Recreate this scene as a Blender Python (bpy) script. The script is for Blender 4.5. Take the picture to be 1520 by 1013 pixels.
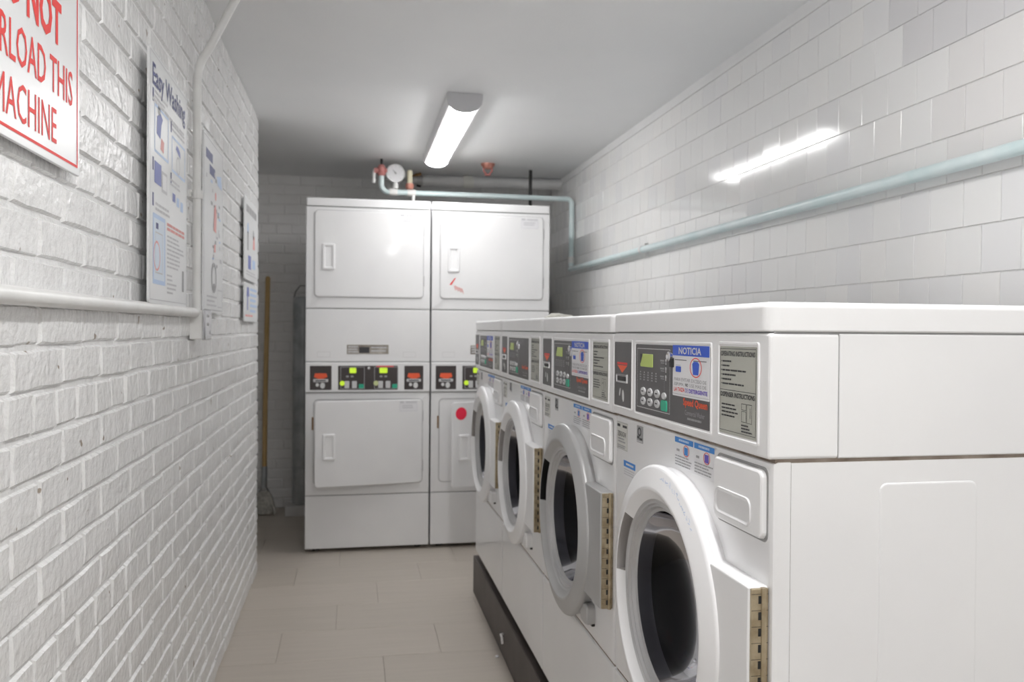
import bpy, math, random
from mathutils import Vector, Matrix

random.seed(7)
for o in list(bpy.data.objects):
    bpy.data.objects.remove(o)
S = bpy.context.scene
COL = S.collection

# ------------------------------------------------------------------ camera
FPX, YAW, PITCH, ROLL, HCAM = 1219.43, .1905, -.0144, .0083, 1.2336
fw = Vector((math.sin(YAW)*math.cos(PITCH), math.cos(YAW)*math.cos(PITCH), math.sin(PITCH)))
rt = Vector((math.cos(YAW), -math.sin(YAW), 0))
up = rt.cross(fw)
cr, sr = math.cos(ROLL), math.sin(ROLL)
rt, up = rt*cr + up*sr, up*cr - rt*sr
cd = bpy.data.cameras.new('camera')
cam = bpy.data.objects.new('camera', cd)
COL.objects.link(cam)
cam.matrix_world = Matrix(((rt.x, up.x, -fw.x, 0), (rt.y, up.y, -fw.y, 0), (rt.z, up.z, -fw.z, HCAM), (0, 0, 0, 1)))
cd.sensor_width = 36
cd.lens = FPX/1520*36
cd.clip_start = .02
cd.dof.use_dof = True
cd.dof.focus_distance = 1.3
cd.dof.aperture_fstop = 7.1
S.camera = cam

# ------------------------------------------------------------------ world, exposure
w = bpy.data.worlds.new('world')
S.world = w
w.use_nodes = True
w.node_tree.nodes['Background'].inputs[0].default_value = (.9, .95, 1, 1)
w.node_tree.nodes['Background'].inputs[1].default_value = 0.0
S.view_settings.view_transform = 'Standard'
S.view_settings.look = 'None'
S.view_settings.gamma = 1
S.view_settings.use_curve_mapping = False
S.view_settings.exposure = .94
LAMP_STRENGTH = 17.5      # strip lamps over the washers
FAR_STRENGTH = 15.0       # dimmer strip lamp before the dryers
S.cycles.max_bounces = 16
S.cycles.diffuse_bounces = 12

# ------------------------------------------------------------------ room dimensions (metres, camera at X=0 Y=0)
XL, XR, YE, YB, ZC = -.469, 1.395, 4.267, 5.793, 2.269
YF, XREC = -2.6, -1.45

# ------------------------------------------------------------------ materials
MATS = {}


def mat(name, col, rough=.5, metal=0., coat=0., emit=0., spec=.5):
    if name in MATS:
        return MATS[name]
    m = bpy.data.materials.new(name)
    m.use_nodes = True
    b = m.node_tree.nodes['Principled BSDF']
    b.inputs['Base Color'].default_value = (*col, 1)
    b.inputs['Roughness'].default_value = rough
    b.inputs['Metallic'].default_value = metal
    b.inputs['Coat Weight'].default_value = coat
    b.inputs['Coat Roughness'].default_value = .06
    b.inputs['Specular IOR Level'].default_value = spec
    if emit:
        b.inputs['Emission Color'].default_value = (*col, 1)
        b.inputs['Emission Strength'].default_value = emit
    MATS[name] = m
    return m


def noise_mat(name, c1, c2, scale=8, rough=.5, bump=0., bscale=40, coat=0., stretch=(1, 1, 1), detail=5, lo=.35, hi=.65, metal=0., bdist=.004, bump2=0., bscale2=8):
    m = mat(name, c1, rough, metal, coat)
    nt = m.node_tree
    N, Lk = nt.nodes, nt.links
    b = N['Principled BSDF']
    tc = N.new('ShaderNodeTexCoord')
    geo = N.new('ShaderNodeNewGeometry')
    mp = N.new('ShaderNodeMapping')
    mp.inputs['Scale'].default_value = stretch
    Lk.new(geo.outputs['Position'], mp.inputs['Vector'])
    n = N.new('ShaderNodeTexNoise')
    n.inputs['Scale'].default_value = scale
    n.inputs['Detail'].default_value = detail
    Lk.new(mp.outputs[0], n.inputs['Vector'])
    r = N.new('ShaderNodeValToRGB')
    r.color_ramp.elements[0].position = lo
    r.color_ramp.elements[1].position = hi
    r.color_ramp.elements[0].color = (*c1, 1)
    r.color_ramp.elements[1].color = (*c2, 1)
    Lk.new(n.outputs['Fac'], r.inputs[0])
    Lk.new(r.outputs[0], b.inputs['Base Color'])
    last = None
    for bs, st in ((bscale, bump), (bscale2, bump2)):
        if st:
            n2 = N.new('ShaderNodeTexNoise')
            n2.inputs['Scale'].default_value = bs
            n2.inputs['Detail'].default_value = 4
            Lk.new(mp.outputs[0], n2.inputs['Vector'])
            bp = N.new('ShaderNodeBump')
            bp.inputs['Strength'].default_value = st
            bp.inputs['Distance'].default_value = bdist
            Lk.new(n2.outputs['Fac'], bp.inputs['Height'])
            if last:
                Lk.new(last.outputs[0], bp.inputs['Normal'])
            last = bp
    if last:
        Lk.new(last.outputs[0], b.inputs['Normal'])
    return m


M_ENAMEL = noise_mat('white_enamel', (.80, .80, .81), (.84, .84, .845), scale=3, rough=.28, coat=.25)
M_PLASTIC = noise_mat('white_plastic', (.84, .84, .85), (.87, .87, .875), scale=4, rough=.32)
M_RING = noise_mat('ring_white_plastic', (.86, .86, .875), (.89, .89, .90), scale=4, rough=.3, coat=.2)
M_SILVER = noise_mat('silver_plastic', (.42, .42, .42), (.48, .48, .48), scale=5, rough=.35, metal=.25)
M_GREYTRIM = noise_mat('grey_trim', (.50, .50, .51), (.58, .58, .58), scale=9, rough=.3, metal=.3)
M_DARK = noise_mat('dark_panel', (.105, .10, .105), (.12, .115, .12), scale=10, rough=.4)
M_BLACK = noise_mat('black_plastic', (.012, .012, .012), (.02, .02, .02), scale=10, rough=.45)
M_SEAM = noise_mat('seam_dirt', (.16, .12, .09), (.32, .27, .23), scale=25, rough=.8)
M_GREYSEAM = mat('grey_seam', (.32, .32, .32), .7)
M_RUBBER = noise_mat('grey_rubber', (.03, .03, .032), (.05, .05, .05), scale=20, rough=.6)
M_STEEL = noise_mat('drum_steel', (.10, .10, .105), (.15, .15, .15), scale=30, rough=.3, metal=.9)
M_BRASS = noise_mat('brass', (.34, .27, .17), (.52, .44, .31), scale=40, rough=.38, metal=.7)
M_CHROME = mat('chrome', (.7, .7, .72), .18, 1.)
M_LCD = mat('lcd_green', (.50, .62, .16), .35)
M_LCDB = mat('lcd_bright', (.55, .78, .04), .35, emit=.25)
M_BTN = mat('button_white', (.62, .62, .63), .4)
M_GREEN = mat('button_green', (.03, .42, .26), .4)
M_INK_W = mat('ink_white', (.72, .72, .72), .5)
M_INK_G = mat('ink_grey', (.36, .36, .37), .5)
M_INK_LG = mat('ink_light_grey', (.58, .58, .6), .5)
M_INK_K = mat('ink_black', (.045, .045, .05), .5)
M_INK_R = mat('ink_red', (.86, .12, .045), .45)
M_INK_SR = mat('ink_sign_red', (.80, .055, .05), .5)
M_INK_B = mat('ink_blue', (.035, .11, .62), .45)
M_INK_LB = mat('ink_light_blue', (.50, .63, .85), .5)
M_INK_MB = mat('ink_mid_blue', (.05, .25, .66), .5)
M_INK_NV = mat('ink_navy', (.05, .06, .20), .5)
M_INK_PU = mat('ink_purple', (.16, .10, .52), .5)
M_SAGE = mat('sage_label', (.47, .475, .425), .5)
M_PAPER = mat('paper_white', (.80, .80, .82), .45)
M_SIGN = noise_mat('sign_white', (.78, .79, .80), (.82, .83, .84), scale=3, rough=.3)
M_CREAMLBL = mat('cream_label', (.70, .70, .66), .5)
M_REDDOT = mat('red_sticker', (.88, .02, .07), .45)
M_PIPEW = noise_mat('white_pipe_paint', (.76, .76, .75), (.82, .82, .81), scale=14, rough=.35, bump=.15, bscale=60)
M_PIPEB = noise_mat('pale_blue_pipe_paint', (.60, .73, .74), (.70, .79, .80), scale=9, rough=.3, bump=.15, bscale=60)
M_PIPEG = noise_mat('grey_white_pipe', (.66, .66, .66), (.74, .74, .74), scale=10, rough=.45)
M_COPPER = noise_mat('copper_red', (.52, .20, .15), (.62, .30, .24), scale=30, rough=.4, metal=.4)
M_REDVALVE = noise_mat('red_valve_paint', (.50, .16, .15), (.62, .28, .26), scale=30, rough=.5)
M_CREAM = mat('cream_plastic', (.78, .73, .55), .4)
M_BRONZE = noise_mat('bronze', (.22, .12, .05), (.36, .22, .10), scale=30, rough=.45, metal=.6)
M_WOOD = noise_mat('handle_wood', (.50, .33, .13), (.62, .43, .20), scale=10, rough=.5, stretch=(6, 6, .5))
M_GALV = noise_mat('galvanised', (.34, .36, .37), (.48, .50, .51), scale=12, rough=.38, metal=.6)
M_WIRE = mat('steel_wire', (.35, .35, .35), .35, .8)
M_MOP = noise_mat('mop_strands', (.38, .37, .34), (.62, .60, .55), scale=60, rough=.9, bump=.5, bscale=90)
M_PLINTH = noise_mat('plinth_brown', (.060, .048, .045), (.085, .07, .066), scale=6, rough=.5)
M_HOUSING = mat('lamp_housing', (.72, .72, .73), .4)
M_ENDCAP = mat('lamp_end_cap', (.60, .60, .62), .45)
M_LENS = mat('lamp_lens', (1., .992, .985), .4, emit=LAMP_STRENGTH)
M_LENS2 = mat('lamp_lens_dim', (1., .992, .985), .4, emit=FAR_STRENGTH)
M_CEIL = noise_mat('ceiling_paint', (.80, .81, .82), (.835, .84, .845), scale=1.6, rough=.5, bump=.12, bscale=120, bump2=.1, bscale2=6)
M_BRICK = noise_mat('painted_brick', (.79, .79, .79), (.845, .845, .845), scale=9, rough=.24, bump=.6, bscale=60, bdist=.006, bump2=.7, bscale2=18)
M_MORTAR = noise_mat('painted_mortar', (.74, .74, .735), (.82, .82, .82), scale=12, rough=.45, bump=.8, bscale=60, bdist=.006)
M_BRICKB = noise_mat('painted_brick_back', (.78, .775, .77), (.83, .825, .82), scale=5, rough=.5, bump=.5, bscale=70)
M_MORTARB = noise_mat('painted_mortar_back', (.74, .735, .73), (.80, .80, .79), scale=10, rough=.6, bump=.6, bscale=60)
M_PLASTER = noise_mat('plaster', (.76, .76, .76), (.81, .81, .81), scale=4, rough=.5, bump=.15, bscale=80)
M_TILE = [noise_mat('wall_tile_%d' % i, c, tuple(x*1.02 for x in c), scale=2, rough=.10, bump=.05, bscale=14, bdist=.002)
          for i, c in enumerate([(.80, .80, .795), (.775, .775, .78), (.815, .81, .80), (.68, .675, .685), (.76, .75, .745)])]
M_GROUT = noise_mat('tile_grout', (.74, .74, .73), (.79, .79, .78), scale=30, rough=.7)
M_FLOOR = [noise_mat('floor_tile_%d' % i, c, tuple(x*1.11 for x in c), scale=7, rough=.42, stretch=(.35, 7, 1), bump=.06, bscale=30, lo=.25, hi=.75)
           for i, c in enumerate([(.455, .412, .362), (.465, .42, .37), (.445, .402, .352)])]
M_JOINT = mat('floor_joint', (.33, .295, .265), .7)


def add_chips(m, amount=.735):
    """small dark flakes where the paint has chipped off"""
    nt = m.node_tree
    N, Lk = nt.nodes, nt.links
    b = N['Principled BSDF']
    src = b.inputs['Base Color'].links[0].from_socket
    geo = N.new('ShaderNodeNewGeometry')
    n = N.new('ShaderNodeTexNoise')
    n.inputs['Scale'].default_value = 26
    n.inputs['Detail'].default_value = 2
    Lk.new(geo.outputs['Position'], n.inputs['Vector'])
    r = N.new('ShaderNodeValToRGB')
    r.color_ramp.elements[0].position = amount
    r.color_ramp.elements[1].position = amount + .02
    mx = N.new('ShaderNodeMixRGB')
    mx.inputs[2].default_value = (.34, .29, .24, 1)
    Lk.new(n.outputs['Fac'], r.inputs[0])
    Lk.new(r.outputs[0], mx.inputs[0])
    Lk.new(src, mx.inputs[1])
    Lk.new(mx.outputs[0], b.inputs['Base Color'])


add_chips(M_BRICK, .73)

M_GLASS = bpy.data.materials.new('door_glass')
M_GLASS.use_nodes = True
_N, _L = M_GLASS.node_tree.nodes, M_GLASS.node_tree.links
_N.remove(_N['Principled BSDF'])
_tr, _gl, _mx, _fr = _N.new('ShaderNodeBsdfTransparent'), _N.new('ShaderNodeBsdfGlossy'), _N.new('ShaderNodeMixShader'), _N.new('ShaderNodeFresnel')
_tr.inputs[0].default_value = (.30, .30, .33, 1)
_gl.inputs[0].default_value = (.6, .6, .63, 1)
_gl.inputs['Roughness'].default_value = .06
_fr.inputs['IOR'].default_value = 1.32
_L.new(_fr.outputs[0], _mx.inputs[0])
_L.new(_tr.outputs[0], _mx.inputs[1])
_L.new(_gl.outputs[0], _mx.inputs[2])
_L.new(_mx.outputs[0], _N['Material Output'].inputs[0])

# ------------------------------------------------------------------ mesh builder
X, Y, Z = Vector((1, 0, 0)), Vector((0, 1, 0)), Vector((0, 0, 1))
_TXT = {}


def text_geo(s, bold):
    k = (s, bold)
    if k in _TXT:
        return _TXT[k]
    c = bpy.data.curves.new('t', 'FONT')
    c.body = s
    c.resolution_u = 2
    c.offset = bold
    o = bpy.data.objects.new('t', c)
    COL.objects.link(o)
    bpy.context.view_layer.update()
    me = bpy.data.meshes.new_from_object(o.evaluated_get(bpy.context.evaluated_depsgraph_get()))
    v = [(q.co.x, q.co.y) for q in me.vertices]
    f = [tuple(q.vertices) for q in me.polygons]
    bpy.data.meshes.remove(me)
    bpy.data.objects.remove(o)
    bpy.data.curves.remove(c)
    x0, x1 = min(a for a, b in v), max(a for a, b in v)
    y0, y1 = min(b for a, b in v), max(b for a, b in v)
    v = [((a-x0)/(x1-x0), (b-y0)/(y1-y0)) for a, b in v]
    _TXT[k] = (v, f)
    return _TXT[k]


def rrect(w, h, r, n=4):
    """rounded rectangle outline about its centre"""
    r = max(min(r, w/2-1e-5, h/2-1e-5), 1e-5)
    P = []
    for cx, cy, a0 in ((w/2-r, h/2-r, 0), (-w/2+r, h/2-r, 90), (-w/2+r, -h/2+r, 180), (w/2-r, -h/2+r, 270)):
        for k in range(n+1):
            a = math.radians(a0 + 90*k/n)
            P.append((cx + r*math.cos(a), cy + r*math.sin(a)))
    return P


class MB:
    def __init__(s):
        s.v, s.f, s.m = [], [], []

    def face(s, pts, mi=0):
        b = len(s.v)
        s.v += [tuple(p) for p in pts]
        s.f.append(tuple(range(b, b+len(pts))))
        s.m.append(mi)

    def box(s, x0, x1, y0, y1, z0, z1, mi=0, skip=''):
        b = len(s.v)
        s.v += [(x0, y0, z0), (x1, y0, z0), (x1, y1, z0), (x0, y1, z0), (x0, y0, z1), (x1, y0, z1), (x1, y1, z1), (x0, y1, z1)]
        for k, q in (('b', (3, 2, 1, 0)), ('t', (4, 5, 6, 7)), ('f', (0, 1, 5, 4)), ('r', (1, 2, 6, 5)), ('k', (2, 3, 7, 6)), ('l', (3, 0, 4, 7))):
            if k not in skip:
                s.f.append(tuple(b+i for i in q))
                s.m.append(mi)

    def loops(s, L, mi=0, cap0=False, cap1=True, closed=True):
        n = len(L[0])
        b = len(s.v)
        for lp in L:
            s.v += [tuple(p) for p in lp]
        for i in range(len(L)-1):
            for j in range(n if closed else n-1):
                k = (j+1) % n
                s.f.append((b+i*n+j, b+i*n+k, b+(i+1)*n+k, b+(i+1)*n+j))
                s.m.append(mi)
        if cap0:
            s.f.append(tuple(b+j for j in reversed(range(n))))
            s.m.append(mi)
        if cap1:
            q = b+(len(L)-1)*n
            s.f.append(tuple(q+j for j in range(n)))
            s.m.append(mi)

    def slab(s, F, u0, u1, v0, v1, rad, rings, mi=0, n=4, cap0=False):
        """rounded rectangle in frame F=(o,U,V,W) stacked through rings [(inset, height)]"""
        o, U, V, W = F
        c = o + U*((u0+u1)/2) + V*((v0+v1)/2)
        L = []
        for ins, d in rings:
            L.append([c + U*a + V*b + W*d for a, b in rrect(u1-u0-2*ins, v1-v0-2*ins, max(rad-ins, .0005), n)])
        s.loops(L, mi, cap0, True)

    def rect(s, F, u0, u1, v0, v1, d=.0004, mi=0):
        o, U, V, W = F
        s.face([o+U*a+V*b+W*d for a, b in ((u0, v0), (u1, v0), (u1, v1), (u0, v1))], mi)

    def poly(s, F, P, d=.0004, mi=0):
        o, U, V, W = F
        s.face([o+U*a+V*b+W*d for a, b in P], mi)

    def disc(s, F, cu, cv, r, d=.0004, mi=0, n=20, ry=None, inner=0.):
        ry = ry or r
        a = [2*math.pi*k/n for k in range(n)]
        if not inner:
            s.poly(F, [(cu+r*math.cos(t), cv+ry*math.sin(t)) for t in a], d, mi)
        else:
            for k in range(n):
                t, u = a[k], a[(k+1) % n]
                s.poly(F, [(cu+q*r*math.cos(e), cv+q*ry*math.sin(e)) for q, e in ((1, t), (1, u), (inner, u), (inner, t))], d, mi)

    def frame(s, F, u0, u1, v0, v1, t, d=.0004, mi=0):
        s.rect(F, u0, u1, v0, v0+t, d, mi)
        s.rect(F, u0, u1, v1-t, v1, d, mi)
        s.rect(F, u0, u0+t, v0+t, v1-t, d, mi)
        s.rect(F, u1-t, u1, v0+t, v1-t, d, mi)

    def text(s, F, t, u0, u1, v0, v1, d=.0006, mi=0, bold=0.):
        o, U, V, W = F
        v, f = text_geo(t, bold)
        b = len(s.v)
        s.v += [tuple(o+U*(u0+(u1-u0)*p)+V*(v0+(v1-v0)*q)+W*d) for p, q in v]
        for q in f:
            s.f.append(tuple(b+i for i in q))
            s.m.append(mi)

    def tube(s, path, r, n=12, mi=0, cap=True):
        P = [Vector(p) for p in path]
        R = r if isinstance(r, (list, tuple)) else [r]*len(P)
        t0 = (P[1]-P[0]).normalized()
        u = t0.orthogonal().normalized()
        L = []
        pt = t0
        for i, p in enumerate(P):
            if i == 0:
                t = t0
            elif i == len(P)-1:
                t = (P[i]-P[i-1]).normalized()
            else:
                t = ((P[i]-P[i-1]).normalized()+(P[i+1]-P[i]).normalized()).normalized()
            u = (pt.rotation_difference(t) @ u).normalized()
            w_ = t.cross(u)
            L.append([p + (u*math.cos(2*math.pi*k/n)+w_*math.sin(2*math.pi*k/n))*R[i] for k in range(n)])
            pt = t
        s.loops(L, mi, cap, cap)

    def lathe(s, o, A, U, V, prof, n=48, mi=0, a0=0., a1=2*math.pi, cap1=False):
        """prof [(r, h)] : r in the plane U,V and h along A"""
        full = abs(a1-a0-2*math.pi) < 1e-6
        k_ = n if full else n+1
        L = []
        for r, h in prof:
            L.append([o + A*h + (U*math.cos(a0+(a1-a0)*k/n)+V*math.sin(a0+(a1-a0)*k/n))*r for k in range(k_)])
        s.loops(L, mi, False, cap1, full)

    def build(s, name, mats, parent=None, loc=(0, 0, 0), rel=False, smooth=22, recalc=False, wn=True):
        """rel: vertices are given in the parent frame and loc becomes the object's origin in it"""
        if 'print' in name or name == 'lettering':
            smooth = 0
        me = bpy.data.meshes.new(name)
        lv = Vector(loc)
        vs = [tuple(Vector(p)-lv) for p in s.v] if rel else s.v
        me.from_pydata(vs, [], s.f)
        if not isinstance(mats, (list, tuple)):
            mats = [mats]
        for q in mats:
            me.materials.append(q)
        me.polygons.foreach_set('material_index', s.m)
        if recalc:
            import bmesh
            bm = bmesh.new()
            bm.from_mesh(me)
            bmesh.ops.remove_doubles(bm, verts=bm.verts, dist=1e-6)
            bmesh.ops.recalc_face_normals(bm, faces=bm.faces)
            bm.to_mesh(me)
            bm.free()
        me.update()
        if smooth:
            me.polygons.foreach_set('use_smooth', [True]*len(me.polygons))
            me.set_sharp_from_angle(angle=math.radians(smooth))
        o = bpy.data.objects.new(name, me)
        COL.objects.link(o)
        o.parent = parent
        o.location = lv
        if smooth and wn:
            md = o.modifiers.new('weighted_normal', 'WEIGHTED_NORMAL')
            md.keep_sharp = True
            md.weight = 90
        return o


def tag(o, label=None, cat=None, group=None, kind=None):
    for k, q in (('label', label), ('category', cat), ('group', group), ('kind', kind)):
        if q:
            o[k] = q
    return o


def empty(name, loc, rz=0, rx=0, ry=0):
    o = bpy.data.objects.new(name, None)
    o.empty_display_size = .1
    COL.objects.link(o)
    o.location = loc
    o.rotation_euler = (rx, ry, rz)
    return o


def inst(name, me, parent, loc, rot=(0, 0, 0), scale=(1, 1, 1)):
    o = bpy.data.objects.new(name, me)
    COL.objects.link(o)
    o.parent = parent
    o.location = loc
    o.rotation_euler = rot
    o.scale = scale
    return o


def arc(c, r, a0, a1, U, V, n=6):
    c = Vector(c)
    return [c+U*(r*math.cos(a0+(a1-a0)*k/n))+V*(r*math.sin(a0+(a1-a0)*k/n)) for k in range(n+1)]


def px_size(P):
    """rough size on the image (pixels per metre) of a piece at P, 0 when out of frame"""
    d = Vector(P)-Vector((0, 0, HCAM))
    z = d.dot(fw)
    if z < .2:
        return 0
    u, v = FPX*d.dot(rt)/z, FPX*d.dot(up)/z
    if abs(u) > 800 or abs(v) > 545:
        return 0
    return FPX/z


# ================================================================== THE SETTING
# ---- floor
mb = MB()
mb.box(XREC, XR+.1, YF, YB+.1, -.12, -.003)
floor = tag(mb.build('floor', M_JOINT, smooth=0), kind='structure')
TW, TD = .61, .305
fy = 3.105 - 16*TD
row = 0
ft = {}


def floor_mesh(w_, d_, mi):
    k = (round(w_, 3), round(d_, 3), mi)
    if k not in ft:
        m2 = MB()
        m2.slab((Vector((0, 0, 0)), X, Y, Z), 0, w_, 0, d_, .0005, [(0, -.006), (0, -.0008), (.0012, 0)], n=1)
        o = m2.build('floor_tile', M_FLOOR[mi], smooth=0)
        ft[k] = o.data
        bpy.data.objects.remove(o)
    return ft[k]


while fy < YB:
    off = (0, .22, .43)[row % 3]
    fx = .115 - .61*6 + off
    while fx < XR:
        x0, x1, y0, y1 = max(fx, XREC+.002), min(fx+TW, XR), max(fy, YF), min(fy+TD, YB)
        if x1-x0 > .02 and y1-y0 > .02 and not (x0 > .62 and y1 < 3.75):
            inst('floor_tile', floor_mesh(x1-x0-.0016, y1-y0-.0016, random.randrange(3)), floor, (x0+.0008, y0+.0008, 0))
        fx += TW
    fy += TD
    row += 1

# ---- ceiling
mb = MB()
mb.box(XREC-.1, XR+.1, YF-.1, YB+.1, ZC, ZC+.12)
tag(mb.build('ceiling', M_CEIL, smooth=0), kind='structure')

# ---- brick pieces (front of the brick looks along +X, its centre at the origin)
BL, BH, CP = .2015, .0600, .0667
NV = 9


def brick_mesh(L, H, seed, m, name='brick'):
    rnd = random.Random(seed)
    nx, nz = (4, 2) if L > .13 else (2, 2)
    ins = .0042
    b = MB()
    dep = .0050
    fr = []
    for k in range(nz+1):
        for j in range(nx+1):
            yy = (-L/2+ins)+(L-2*ins)*j/nx
            zz = (-H/2+ins)+(H-2*ins)*k/nz
            edge = j in (0, nx) or k in (0, nz)
            fr.append((rnd.uniform(-.0012, .0010)-(.0004 if edge else 0), yy+rnd.uniform(-.0018, .0018), zz+rnd.uniform(-.0016, .0016)))
    b.v += fr
    for k in range(nz):
        for j in range(nx):
            q = k*(nx+1)+j
            b.f.append((q, q+1, q+nx+2, q+nx+1))
            b.m.append(0)
    ring = [(j, 0) for j in range(nx)] + [(nx, k) for k in range(nz)] + [(j, nz) for j in range(nx, 0, -1)] + [(0, k) for k in range(nz, 0, -1)]
    base = len(b.v)
    for j, k in ring:
        b.v.append((-dep-.002, -L/2+L*j/nx, -H/2+H*k/nz))
    n = len(ring)
    idx = [k*(nx+1)+j for j, k in ring]
    for i in range(n):
        k = (i+1) % n
        b.f.append((base+i, base+k, idx[k], idx[i]))
        b.m.append(0)
    o = b.build(name, m, smooth=26)
    me = o.data
    bpy.data.objects.remove(o)
    return me


def brick_layout(a0, a1, z0, z1, seed):
    rnd = random.Random(seed)
    out = []
    n = int(math.ceil((z1-z0)/CP))
    for k in range(n):
        z = z0+CP*(k+.5)
        if z+CP/2 > z1+.001:
            break
        header = (k % 6 == 4)
        L = BL if not header else .095
        p = L+.0060
        a = a1 - (0 if k % 2 == 0 else p/2)
        if k % 2:
            out.append((a1-p/4+.002, z, p/2-.0060))
        while a > a0:
            out.append((a-p/2+.003, z+rnd.uniform(-.0015, .0015), L))
            a -= p
    return out


def brick_wall(name, lay, place, rotz, m_brick, m_mortar_obj, limit, lo, seed, nudge=.0015):
    rnd = random.Random(seed)
    lens = sorted({round(q[2], 3) for q in lay})
    var = {L: [brick_mesh(L, BH, seed*100+i, m_brick) for i in range(NV if L > .15 else 4)] for L in lens}
    items = []
    for a, z, L in lay:
        P = place(a, z)
        items.append((px_size(P)**2*L, P, L))
    items.sort(key=lambda q: -q[0])
    rest = MB()
    for i, (s_, P, L) in enumerate(items):
        me = rnd.choice(var[round(L, 3)])
        jit = rnd.uniform(-nudge, nudge)
        tilt = rnd.uniform(-.012, .012)
        loc = place(0, 0, jit)-place(0, 0)+P
        if i < limit and s_ > lo:
            inst('brick', me, m_mortar_obj, loc, (rnd.uniform(-.01, .01), tilt, rotz))
        else:
            R = Matrix.Rotation(rotz, 4, 'Z') @ Matrix.Rotation(tilt, 4, 'Y')
            b = len(rest.v)
            rest.v += [tuple(R @ v.co + loc) for v in me.vertices]
            for q in me.polygons:
                rest.f.append(tuple(b+t for t in q.vertices))
                rest.m.append(0)
    if rest.f:
        o = rest.build('brickwork', m_brick, m_mortar_obj, smooth=26, wn=False)
        o['kind'] = 'stuff'


# ---- left wall: painted bricks
mb = MB()
mb.box(XREC, XL-.0058, YF, YE-.006, 0, ZC)
wall_left = tag(mb.build('wall_left', M_MORTAR, smooth=0), kind='structure')


def pl_left(a, z, j=0.):
    return Vector((XL+j, a, z))


brick_wall('wall_left', brick_layout(-.3, YE, .0, ZC, 3), pl_left, 0, M_BRICK, wall_left, 300, 1, 5)

# ---- back wall: painted bricks (only where it shows)
mb = MB()
mb.box(XREC, XR+.1, YB+.0058, YB+.12, 0, ZC)
wall_back = tag(mb.build('wall_back', M_MORTARB, smooth=0), kind='structure')


def pl_back(a, z, j=0.):
    return Vector((a, YB-j, z))


lay = [q for q in brick_layout(XREC+.05, XR, 0, ZC, 8) if q[0] < -.02 or q[1] > 1.72]
brick_wall('wall_back', lay, pl_back, -math.pi/2, M_BRICKB, wall_back, 300, .0001, 6, .001)

# ---- other walls
mb = MB()
mb.box(XREC-.1, XREC, YE-.01, YB+.1, 0, ZC)
tag(mb.build('wall_recess', M_PLASTER, smooth=0), kind='structure')
mb = MB()
mb.box(XREC, XR+.1, YF-.1, YF, 0, ZC)
tag(mb.build('wall_front', M_PLASTER, smooth=0), kind='structure')

# ---- right wall: glazed tiles in running bond, plaster strip on top
mb = MB()
mb.box(XR+.004, XR+.1, YF, YB+.007, 0, ZC)
wall_right = tag(mb.build('wall_right', M_GROUT, smooth=0), kind='structure')
TP, TH = .1135, .1107
tm = {}


def tile_mesh(w_, h_, mi):
    k = (round(w_, 3), round(h_, 3), mi)
    if k not in tm:
        m2 = MB()
        m2.slab((Vector((0, 0, 0)), Y*-1, Z, X*-1), -w_/2, w_/2, -h_/2, h_/2, .0012, [(0, -.005), (.0003, -.0014), (.0012, 0)], n=1)
        o = m2.build('tile', M_TILE[mi], smooth=12)
        tm[k] = o.data
        bpy.data.objects.remove(o)
    return tm[k]


rows = [(1.148+TH*k, TH) for k in range(9)]
rows.append((rows[-1][0]+TH, 2.228-rows[-1][0]-TH))
items = []
rnd = random.Random(12)
for r_, (z0, h_) in enumerate(rows):
    y = 1.574-TP*8+(TP/2 if r_ % 2 == 0 else 0)
    while y < YB:
        y1 = min(y+TP, YB)
        yc, zc_ = (y+y1)/2, z0+h_/2
        mi = rnd.choice((0, 0, 0, 1, 2))
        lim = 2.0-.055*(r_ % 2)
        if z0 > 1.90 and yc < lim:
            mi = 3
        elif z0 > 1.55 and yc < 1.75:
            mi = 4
        if y1-y > .02:
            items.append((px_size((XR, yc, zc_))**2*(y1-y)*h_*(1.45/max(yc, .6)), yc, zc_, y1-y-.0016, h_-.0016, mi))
        y += TP
items.sort(key=lambda q: -q[0])
rest = MB()
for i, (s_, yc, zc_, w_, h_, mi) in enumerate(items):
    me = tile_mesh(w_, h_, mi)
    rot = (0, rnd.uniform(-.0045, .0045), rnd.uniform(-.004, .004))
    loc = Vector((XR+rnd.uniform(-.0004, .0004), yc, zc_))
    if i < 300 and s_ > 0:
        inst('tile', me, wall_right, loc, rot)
    else:
        R = Matrix.Rotation(rot[2], 4, 'Z') @ Matrix.Rotation(rot[1], 4, 'Y')
        b = len(rest.v)
        rest.v += [tuple(R @ v.co + loc) for v in me.vertices]
        for q in me.polygons:
            rest.f.append(tuple(b+t for t in q.vertices))
            rest.m.append(mi)
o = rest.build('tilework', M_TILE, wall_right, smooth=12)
o['kind'] = 'stuff'
mb = MB()
mb.box(XR-.002, XR+.004, YF, YB, 2.229, ZC)
tag(mb.build('plaster_strip', M_PLASTER, wall_right, smooth=0), 'plain plaster strip above the top row of tiles')

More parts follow.
